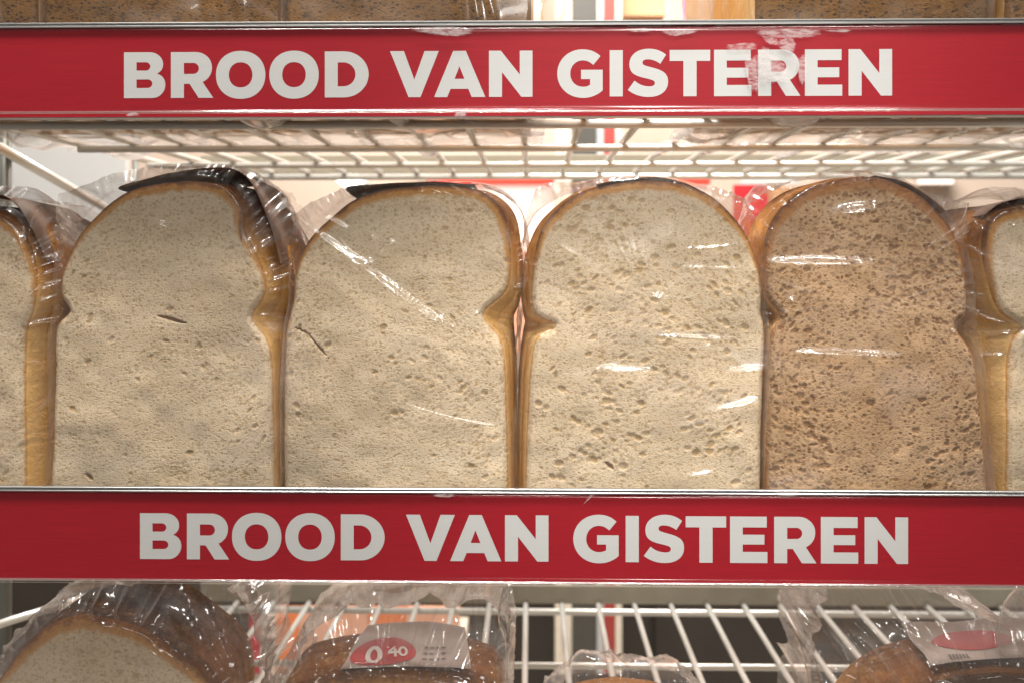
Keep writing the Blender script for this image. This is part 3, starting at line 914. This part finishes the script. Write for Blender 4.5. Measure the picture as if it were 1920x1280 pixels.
# --- left cut-off loaf
loaf('white loaf cut off by the left picture edge, middle row', G_mid,
     [(-330, BOT), (-332, 800), (-328, 650), (-300, 600), (-325, 540), (-300, 450), (-240, 405), (-130, 385)],
     [(44, BOT), (42, 860), (40, 740), (40, 650), (46, 612), (60, 570), (64, 520), (54, 470), (30, 425), (-30, 395), (-130, 385)],
     0.021, 0.075, 'white_crumb', 11, crustm='dark_crust',
     br=[(88, BOT), (86, 860), (84, 740), (84, 650), (80, 612), (92, 570), (92, 520), (80, 465), (45, 415), (-30, 385), (-130, 378)],
     bagl=[(-345, BOT), (-345, 600), (-330, 450), (-200, 370), (-120, 350)],
     bagr=[(92, BOT), (90, 700), (96, 600), (108, 520), (105, 450), (70, 390), (35, 352), (0, 347), (-60, 348), (-120, 350)],
     labels=[([(-60, 362), (0, 366), (30, 385), (58, 425), (88, 490)], 0.003, 0.07, 'brown_label')],
     R=220, C=150, npore=200, ridges=[(0, 628, 60, 638, 5, 1.2), (-10, 655, 40, 650, 4, 1.0), (60, 800, 85, 740, 5, 1.3), (10, 470, 40, 450, 4, 1.2)])
# --- first full loaf
loaf('white loaf with dark label on its top, leftmost full loaf in middle row', G_mid,
     [(93, BOT), (94, 900), (97, 760), (97, 650), (103, 610), (126, 584), (111, 555), (112, 515), (135, 455), (165, 415), (203, 380), (240, 357), (290, 345), (345, 339)],
     [(516, BOT), (514, 900), (511, 780), (508, 690), (500, 640), (472, 596), (492, 560), (497, 525), (480, 480), (456, 430), (455, 395), (432, 360), (400, 345), (345, 339)],
     0.021, 0.075, 'white_crumb', 21, npore=300, fine=3600, crustm='dark_crust',
     br=[(530, BOT), (529, 900), (528, 780), (527, 690), (523, 640), (518, 602), (530, 570), (536, 525), (520, 470), (490, 415), (468, 375), (440, 350), (405, 338), (345, 334)],
     bagl=[(90, BOT), (90, 800), (94, 640), (96, 560), (108, 490), (86, 420), (82, 358), (160, 343), (235, 318), (300, 309), (345, 307)],
     bagr=[(530, BOT), (531, 800), (532, 640), (537, 560), (544, 470), (535, 400), (515, 358), (480, 330), (440, 311), (400, 306), (345, 307)],
     labels=[([(246, 364), (222, 353), (262, 340), (330, 323), (400, 316), (440, 319), (468, 340), (492, 385), (512, 440), (526, 495)], 0.002, 0.07, 'brown_label')],
     slits=[(294, 593, 347, 607, 8, 0.001), (162, 886, 174, 898, 9, 0.0006), (448, 415, 452, 455, 6, 0.0012)],
     ridges=[(110, 660, 160, 660, 2.5, 0.7), (240, 660, 290, 655, 2.5, 0.7), (320, 375, 315, 410, 3, 0.8), (290, 410, 340, 445, 2.5, 0.6), (120, 385, 118, 450, 4, 1.2), (118, 440, 100, 500, 4, 1.4)])
# --- second full loaf
loaf('white loaf with cracked left edge under a folded film crease, second full loaf', G_mid,
     [(531, BOT), (530, 900), (531, 760), (534, 640), (541, 595), (548, 565), (550, 520), (562, 478), (585, 440), (622, 405), (662, 375), (720, 356), (800, 347)],
     [(956, BOT), (953, 900), (950, 780), (947, 690), (938, 635), (906, 590), (948, 548), (958, 505), (955, 450), (945, 400), (915, 366), (870, 350), (800, 347)],
     0.021, 0.075, 'white_crumb', 31, crustm='dark_crust',
     br=[(968, BOT), (967, 900), (966, 780), (965, 690), (960, 642), (960, 606), (974, 570), (980, 520), (974, 450), (962, 395), (925, 360), (875, 347), (800, 342)],
     bagl=[(529, BOT), (529, 800), (533, 640), (545, 540), (542, 470), (546, 415), (556, 392), (600, 370), (650, 352), (720, 344), (800, 341)],
     bagr=[(968, BOT), (968, 800), (968, 680), (976, 610), (988, 520), (990, 450), (980, 400), (945, 362), (900, 346), (850, 342), (800, 341)],
     labels=[([(676, 378), (648, 353), (700, 347), (760, 344), (830, 343), (890, 347)], 0.001, 0.07, 'brown_label')],
     slits=[(553, 613, 580, 628, 3.4, 0.0016), (578, 626, 616, 670, 3.4, 0.0016)],
     ridges=[(600, 440, 845, 625, 6, 2.2), (845, 625, 825, 590, 4, 1.4), (640, 500, 720, 490, 2.5, 0.7), (700, 440, 720, 490, 2.5, 0.8), (720, 492, 740, 450, 2.5, 0.6), (560, 380, 660, 435, 3, 1.2), (850, 620, 900, 585, 2.5, 0.8),
             (780, 375, 800, 360, 5, 1.6), (815, 375, 820, 360, 4, 1.4), (838, 375, 842, 365, 4, 1.4), (885, 372, 895, 362, 4, 1.4)], npore=380)
# --- third full loaf
loaf('white open-crumbed loaf with rounded top, third full loaf in middle row', G_mid,
     [(984, BOT), (985, 900), (990, 760), (995, 690), (1006, 635), (1042, 611), (1006, 592), (996, 555), (1000, 490), (1016, 430), (1045, 392), (1088, 360), (1150, 343), (1212, 337)],
     [(1425, BOT), (1427, 900), (1430, 800), (1434, 700), (1437, 640), (1434, 606), (1429, 588), (1429, 545), (1422, 500), (1408, 455), (1378, 408), (1332, 366), (1272, 344), (1212, 337)],
     0.021, 0.075, 'white_crumb', 41,
     bl=[(971, BOT), (969, 900), (970, 760), (973, 690), (979, 645), (984, 616), (980, 595), (976, 555), (982, 490), (1006, 425), (1040, 386), (1086, 354), (1150, 337), (1212, 331)],
     bagl=[(969, BOT), (968, 800), (968, 660), (974, 560), (984, 480), (984, 420), (1000, 370), (1018, 342), (1080, 340), (1140, 334), (1212, 331)],
     bagr=[(1429, BOT), (1433, 800), (1440, 640), (1436, 520), (1425, 440), (1414, 395), (1392, 368), (1350, 354), (1305, 346), (1260, 336), (1212, 331)],
     labels=[([(1120, 346), (1170, 337), (1225, 333), (1280, 342), (1322, 362)], 0.001, 0.07, 'brown_label')],
     slits=[(1136, 868, 1150, 878, 8, 0.0012)], npore=1100, pore=(0.0007, 0.0026),
     ridges=[(1120, 690, 1225, 696, 5, 1.6), (1130, 700, 1195, 706, 3, 1.0), (1320, 770, 1425, 748, 4, 1.6), (1345, 762, 1420, 742, 3, 1.0), (1215, 555, 1255, 565, 5, 1.5), (1215, 630, 1370, 637, 2.5, 0.9), (1300, 660, 1335, 642, 2.5, 0.9),
             (1360, 695, 1430, 690, 3, 1.0), (1270, 895, 1345, 880, 5, 1.0), (1130, 347, 1212, 337, 6, 2.5), (1262, 349, 1322, 374, 6, 2.5), (1345, 362, 1410, 395, 5, 2.5), (1020, 350, 1030, 380, 5, 2.0)])
# --- fourth full loaf, brown
loaf('coarse brown loaf under glossy film, right of the white loaves', G_mid,
     [(1438, BOT), (1437, 900), (1440, 760), (1443, 670), (1448, 625), (1464, 592), (1440, 560), (1432, 515), (1433, 475), (1442, 430), (1466, 390), (1510, 356), (1570, 337), (1622, 330)],
     [(1861, BOT), (1855, 900), (1846, 800), (1838, 720), (1828, 665), (1796, 612), (1815, 590), (1817, 545), (1810, 490), (1790, 435), (1748, 382), (1705, 352), (1665, 336), (1622, 330)],
     0.021, 0.032, 'brown_crumb', 51, topw=0.0052, sidew=0.0013,
     bagl=[(1435, BOT), (1434, 800), (1438, 640), (1428, 560), (1420, 470), (1408, 400), (1412, 368), (1432, 345), (1490, 340), (1560, 328), (1622, 322)],
     bagr=[(1864, BOT), (1850, 800), (1842, 680), (1830, 600), (1822, 520), (1812, 460), (1838, 388), (1800, 371), (1740, 360), (1690, 336), (1622, 322)],
     labels=[([(1640, 329), (1690, 340), (1735, 366), (1775, 398)], 0.003, 0.03, 'brown_label')],
     npore=1700, pore=(0.0008, 0.0024),
     ridges=[(1440, 494, 1635, 498, 6, 2.4), (1445, 505, 1600, 508, 4, 1.6), (1560, 405, 1655, 395, 9, 2.4), (1490, 659, 1690, 668, 4, 2.0), (1540, 360, 1565, 338, 3, 1.2), (1600, 345, 1640, 335, 6, 1.8), (1475, 560, 1490, 575, 4, 1.3), (1775, 615, 1785, 640, 4, 1.2), (1415, 385, 1475, 345, 9, 5), (1420, 410, 1470, 372, 8, 4)])
# --- right cut-off loaf
loaf('white loaf with golden side crust cut off by the right picture edge', G_mid,
     [(1890, BOT), (1890, 860), (1892, 740), (1896, 670), (1906, 632), (1918, 612), (1880, 585), (1860, 535), (1848, 480), (1846, 440), (1862, 408), (1900, 392), (1960, 380), (2060, 378)],
     [(2290, BOT), (2292, 800), (2288, 650), (2260, 600), (2285, 540), (2260, 450), (2180, 395), (2060, 378)],
     0.021, 0.075, 'white_crumb', 61,
     bl=[(1862, BOT), (1858, 860), (1850, 740), (1845, 680), (1848, 642), (1856, 622), (1842, 595), (1824, 545), (1818, 490), (1820, 440), (1842, 402), (1890, 384), (1960, 374), (2060, 372)],
     bagl=[(1858, BOT), (1850, 800), (1838, 660), (1822, 560), (1812, 470), (1815, 425), (1850, 390), (1855, 362), (1880, 348), (1940, 356), (2060, 352)],
     bagr=[(2300, BOT), (2300, 600), (2290, 450), (2180, 370), (2060, 352)],
     labels=[([(1846, 404), (1875, 384), (1920, 372), (1980, 366), (2060, 364)], 0.001, 0.07, 'brown_label')],
     R=220, C=150, npore=200, ridges=[(1882, 380, 1915, 415, 3, 1.8), (1890, 420, 1930, 470, 3, 1.2)])

# --- upper row: only the lowest centimetre of each face shows above the sign
G_top = 'bagged loaves of the upper row'
BT = 151
def top_loaf(x0, x1, label, seed, earl=0, earr=0, kind='dark_crumb'):
    w = x1 - x0; cx = (x0 + x1) / 2
    lf = [(x0 + 6, BT), (x0, BT - 60), (x0 + 2, -200), (x0 + 4, -240), (x0 + 24, -260), (x0 + 2, -300), (x0 + 30, -380), (x0 + 110, -460), (cx, -490)]
    rf = [(2 * cx - x, y) for x, y in lf]
    def side(e, sg, xe):
        return [(xe - sg * -2 + sg * 0, BT), (xe + sg * (6 + e * 0.35), BT - 60), (xe + sg * (8 + e * 0.7), 60), (xe + sg * (8 + e), 0), (xe + sg * (10 + e), -250), (xe + sg * (10 + e * .5), -330), (xe + sg * 6, -420), (xe - sg * 90, -500), (cx, -520)]
    bg_l = side(earl, -1, x0); bg_r = side(earr, 1, x1)
    rg = [(x0 + w * 0.3, 60, x0 + w * 0.33, -80, 5, 1.2), (x0 + w * 0.72, 60, x0 + w * 0.7, -80, 5, 1.6), (x0 + w * 0.86, 60, x0 + w * 0.8, -60, 5, 1.8), (x0 + w * 0.8, 80, x0 + w * 0.76, -40, 5, 1.6)]
    for k in range(5):
        if earr: rg.append((x1 + 5 + 14 * k, 90, x1 + 25 + 10 * k, -60, 6, 3))
        if earl: rg.append((x0 - 12 - 22 * k, 90, x0 - 30 - 19 * k, -60, 6, 4))
    t = loaf(label, G_top, lf, rf, 0.021, 0.19, kind, seed, bagl=bg_l, bagr=bg_r, R=140, C=120, npore=500, pore=(0.0007, 0.002), ridges=rg, bagR=180, bagC=150, bagdepth=0.45, fine=500)
    # film under the loaf, lying on the wires
    a = at(x0 - 12 - earl * 0.4, BT, 0.021); b = at(x1 + 12 + earr * 0.4, BT, 0.021)
    vn = VN(seed + 300)
    gx, gy = np.meshgrid(np.linspace(a[0], b[0], 110), np.linspace(0.02, 0.30, 110))
    gz = a[2] + 0.0008 - 0.0004 + 0 * gx
    w1 = vn.ridge(gx * 55 + 2 * vn(gx * 40, gy * 40), gy * 40) ** 2
    gz = a[2] - 0.0012 - 0.0035 * w1 * sstep(0.05, 0.12, gy) - 0.007 * sstep(0.72, 1, vn(gx * 25 + 8, gy * 18)) * sstep(0.05, 0.12, gy)
    mesh_obj('bag_underside', np.stack([gx, gy, gz], -1).reshape(-1, 3), grid_faces(110, 110), M['film_under'], t, True)
    return t
top_loaf(-375, 68, 'dark loaf at the left edge of the upper row', 71)
top_loaf(80, 524, 'dark loaf in the upper row above the word at far left', 72)
top_loaf(534, 996, 'dark loaf in the upper row just left of the open gap', 73, earr=58)
top_loaf(1418, 1856, 'dark loaf in the upper row right of the open gap', 74, earl=120)
top_loaf(1890, 2330, 'dark loaf at the right edge of the upper row', 75)

# --- lower row
G_low = 'bagged loaves of the lower row'
BB = 1812
def sheet(t, corners, depths, mat, arch, seed, prints=()):
    """curved paper on top of a loaf; corners TL, TR, BR, BL in photo pixels with their depths"""
    W = [at(c[0], c[1], d) for c, d in zip(corners, depths)]
    vn = VN(seed)
    def pos(u, v, lift=0.0):
        p_ = (W[0] * (1 - u) + W[1] * u) * (1 - v) + (W[3] * (1 - u) + W[2] * u) * v
        p_ = p_.copy()
        p_[2] += arch * 4 * u * (1 - u) + 0.0035 * (float(vn(u * 3, v * 2.5)) - 0.5) + lift
        p_[1] -= lift
        return p_
    n = 26
    V = np.array([pos(i / (n - 1), j / (n - 1)) for j in range(n) for i in range(n)])
    up = V.copy(); up[:, 2] -= 0.0002
    F = grid_faces(n, n)
    o = mesh_obj('paper_label', np.vstack([V, up]), np.vstack([F, F[:, ::-1] + len(V)]), M[mat], t, True)
    for name, loops, m_, lift in prints:
        V = []; F = []
        for loop in (loops if isinstance(loops[0], list) else [loops]):      # one mesh for each printed mark
            c = np.mean(loop, 0)
            k = len(loop); R_ = 5; o_ = len(V)
            V += [pos(*c, lift)] + [pos(*(c + (np.array(q) - c) * (r_ / R_)), lift) for r_ in range(1, R_ + 1) for q in loop]
            F += [(o_, o_ + 1 + i, o_ + 1 + (i + 1) % k) for i in range(k)]
            for r_ in range(R_ - 1):
                for i in range(k):
                    a_ = o_ + 1 + r_ * k + i; b_ = o_ + 1 + r_ * k + (i + 1) % k
                    F.append((a_, a_ + k, b_ + k, b_))
        mesh_obj(name, V, F, M[m_], o, True)
    return o

def ring_quads(cx, cy, rx, ry, ix, iy, n=20, rot=0.0):
    out = []
    for i in range(n):
        q = []
        for a_, (ax, ay) in ((i, (rx, ry)), (i + 1, (rx, ry)), (i + 1, (ix, iy)), (i, (ix, iy))):
            an = 2 * math.pi * a_ / n
            x, y = ax * math.cos(an), ay * math.sin(an)
            q.append((cx + x * math.cos(rot) - y * math.sin(rot), cy + x * math.sin(rot) + y * math.cos(rot)))
        out.append(q)
    return out

def price_prints(cx, cy, sx, sy, digits=True, rot=0.0):
    pr = [('price_oval', [ell(cx, cy, sx, sy, 40, 2.0)], 'label_red', 0.0004)]
    if digits:
        pr.append(('digit', ring_quads(cx - sx * 0.28, cy + sy * 0.12, sx * 0.26, sy * 0.62, sx * 0.11, sy * 0.40, 18), 'label_white', 0.0007))
        x4, y4 = cx + sx * 0.20, cy + sy * 0.05
        pr.append(('digit', [[(x4 - .02, y4 - sy * .1), (x4 + sx * .14, y4 - sy * .38), (x4 + sx * .2, y4 - sy * .38), (x4 + sx * .04, y4 - sy * .1)],
                  [(x4 - sx * .06, y4 - sy * .1), (x4 + sx * .26, y4 - sy * .1), (x4 + sx * .26, y4 + sy * .06), (x4 - sx * .06, y4 + sy * .06)],
                  [(x4 + sx * .12, y4 - sy * .25), (x4 + sx * .2, y4 - sy * .25), (x4 + sx * .2, y4 + sy * .3), (x4 + sx * .12, y4 + sy * .3)]], 'label_white', 0.0007))
        pr.append(('digit', ring_quads(cx + sx * 0.60, cy + sy * 0.02, sx * 0.15, sy * 0.33, sx * 0.07, sy * 0.19, 14), 'label_white', 0.0007))
    c_, s_ = math.cos(rot), math.sin(rot)
    return [(n_, [[(cx + (x - cx) * c_ - (y - cy) * s_, cy + (x - cx) * s_ + (y - cy) * c_) for x, y in q] for q in qs], m_, l_) for n_, qs, m_, l_ in pr]

loaf('domed white loaf at the bottom left corner in a bunched bag', G_low,
     [(-28, BB), (-30, 1600), (-28, 1480), (-8, 1425), (-28, 1380), (-18, 1300), (8, 1255), (42, 1212), (92, 1172), (160, 1152)],
     [(402, BB), (404, 1600), (402, 1480), (382, 1425), (402, 1380), (398, 1310), (378, 1270), (338, 1232), (262, 1180), (160, 1152)],
     0.021, 0.058, 'white_crumb', 81, side_amp=0.13, filmm='film_milky', crustm='burnt_crust',
     bagl=[(-40, BB), (-42, 1500), (-40, 1320), (-10, 1250), (30, 1190), (70, 1150), (120, 1124), (180, 1108), (240, 1104)],
     bagr=[(440, BB), (460, 1500), (484, 1320), (476, 1220), (450, 1150), (410, 1116), (350, 1100), (300, 1100), (240, 1104)],
     topw=0.0055, R=220, C=170, npore=420, bag_len=0.10,
     ridges=[(360, 1112, 455, 1290, 6, 4), (390, 1120, 470, 1240, 5, 3.5), (330, 1130, 440, 1280, 5, 3.5), (300, 1150, 400, 1250, 5, 3), (285, 1205, 310, 1228, 6, 2.0), (150, 1135, 215, 1132, 6, 2)])
tB = loaf('loaf with price label showing a red oval, bottom row second from left', G_low,
     [(510, BB), (508, 1600), (510, 1480), (528, 1440), (510, 1400), (514, 1330), (545, 1288), (620, 1268), (710, 1262)],
     [(930, BB), (932, 1600), (930, 1480), (912, 1440), (932, 1400), (935, 1330), (910, 1290), (820, 1268), (710, 1262)],
     0.024, 0.045, 'white_crumb', 82, side_amp=0.11, filmm='film_milky', crustm='dark_crust', fine=300,
     bagl=[(490, BB), (486, 1500), (490, 1330), (520, 1270), (545, 1210), (580, 1160), (640, 1134), (730, 1126)],
     bagr=[(960, BB), (965, 1500), (960, 1330), (930, 1260), (934, 1190), (936, 1108), (884, 1106), (868, 1136), (800, 1128), (730, 1126)],
     topw=0.0075, R=160, C=140, npore=200, bag_len=0.10,
     ridges=[(880, 1110, 900, 1260, 5, 3), (900, 1120, 940, 1290, 5, 3), (500, 1270, 560, 1150, 5, 3), (590, 1265, 660, 1200, 5, 2.5), (560, 1180, 640, 1140, 5, 3)])
sheet(tB, [(690, 1168), (872, 1178), (884, 1254), (636, 1255)], [0.080, 0.080, 0.0255, 0.0255], 'paper', 0.0025, 5, price_prints(0.29, 0.70, 0.27, 0.26, True, -0.16) + [('small_print', [[(0.62 + 0.05 * (k % 4), 0.55 + 0.12 * (k // 4)), (0.655 + 0.05 * (k % 4), 0.55 + 0.12 * (k // 4)), (0.655 + 0.05 * (k % 4), 0.58 + 0.12 * (k // 4)), (0.62 + 0.05 * (k % 4), 0.58 + 0.12 * (k // 4))] for k in range(12)], 'label_grey', 0.0005)])
tC = loaf('low small loaf in crinkled bag in the middle of the bottom row', G_low,
     [(1010, BB), (1008, 1600), (1012, 1450), (1035, 1370), (1085, 1332), (1160, 1318)],
     [(1335, BB), (1337, 1600), (1333, 1450), (1308, 1375), (1250, 1334), (1160, 1318)],
     0.024, 0.025, 'white_crumb', 83, side_amp=0.11, filmm='film_milky', fine=300,
     bagl=[(1000, BB), (998, 1500), (1004, 1350), (1026, 1310), (1065, 1282), (1105, 1262), (1165, 1258)],
     bagr=[(1350, BB), (1350, 1500), (1346, 1360), (1325, 1312), (1290, 1286), (1230, 1264), (1165, 1258)],
     topw=0.007, R=120, C=110, npore=120, bag_len=0.025,
     ridges=[(1040, 1300, 1110, 1265, 6, 3), (1100, 1285, 1150, 1268, 5, 2.5), (1180, 1270, 1300, 1292, 5, 2)])
tD = loaf('dark crusted loaf with creased price label at the bottom right', G_low,
     [(1600, BB), (1598, 1600), (1604, 1450), (1630, 1370), (1690, 1308), (1780, 1275), (1870, 1262)],
     [(2060, BB), (2062, 1600), (2056, 1450), (2040, 1360), (2010, 1300), (1950, 1270), (1870, 1262)],
     0.024, 0.045, 'dark_crumb', 84, side_amp=0.11, filmm='film_milky', crustm='dark_crust', fine=300,
     bagl=[(1580, BB), (1575, 1500), (1565, 1320), (1535, 1240), (1510, 1180), (1498, 1120), (1510, 1096), (1580, 1094), (1660, 1094)],
     bagr=[(2080, BB), (2080, 1500), (2070, 1330), (2020, 1240), (1940, 1200), (1870, 1178), (1820, 1138), (1760, 1112), (1700, 1098), (1660, 1094)],
     topw=0.012, R=140, C=130, npore=150, bag_len=0.10,
     ridges=[(1500, 1110, 1560, 1270, 5, 3), (1520, 1150, 1600, 1145, 5, 3), (1600, 1145, 1680, 1230, 5, 3), (1700, 1105, 1830, 1150, 6, 3.5), (1545, 1160, 1620, 1280, 4, 2.5), (1600, 1270, 1700, 1200, 6, 3), (1690, 1200, 1780, 1240, 6, 3), (1740, 1250, 1800, 1262, 6, 2.5)])
sheet(tD, [(1690, 1172), (1990, 1172), (2030, 1246), (1745, 1246)], [0.080, 0.080, 0.030, 0.030], 'paper', 0.004, 6,
      price_prints(0.36, 0.52, 0.26, 0.26, False) + [('date_print', [[(0.14 + 0.022 * k, 0.86), (0.154 + 0.022 * k, 0.86), (0.154 + 0.022 * k, 0.95), (0.14 + 0.022 * k, 0.95)] for k in range(6)], 'label_grey', 0.0005)])
loaf('clear gathered bag at the lower right picture edge', G_low,
     [(2110, BB), (2108, 1600), (2112, 1420), (2150, 1330), (2250, 1290)],
     [(2440, BB), (2442, 1600), (2436, 1420), (2380, 1330), (2250, 1290)],
     0.026, 0.08, 'white_crumb', 85, fine=0, filmm='film_milky',
     bagl=[(2085, BB), (2060, 1500), (1930, 1290), (1880, 1215), (1884, 1160), (1905, 1112), (1940, 1088), (2100, 1085)],
     bagr=[(2460, BB), (2460, 1500), (2440, 1300), (2300, 1120), (2100, 1085)],
     R=70, C=60, npore=20, bagdepth=0.15, bagR=130, bagC=120,
     ridges=[(1885, 1180, 1915, 1100, 5, 3), (1900, 1170, 1960, 1260, 5, 3)])
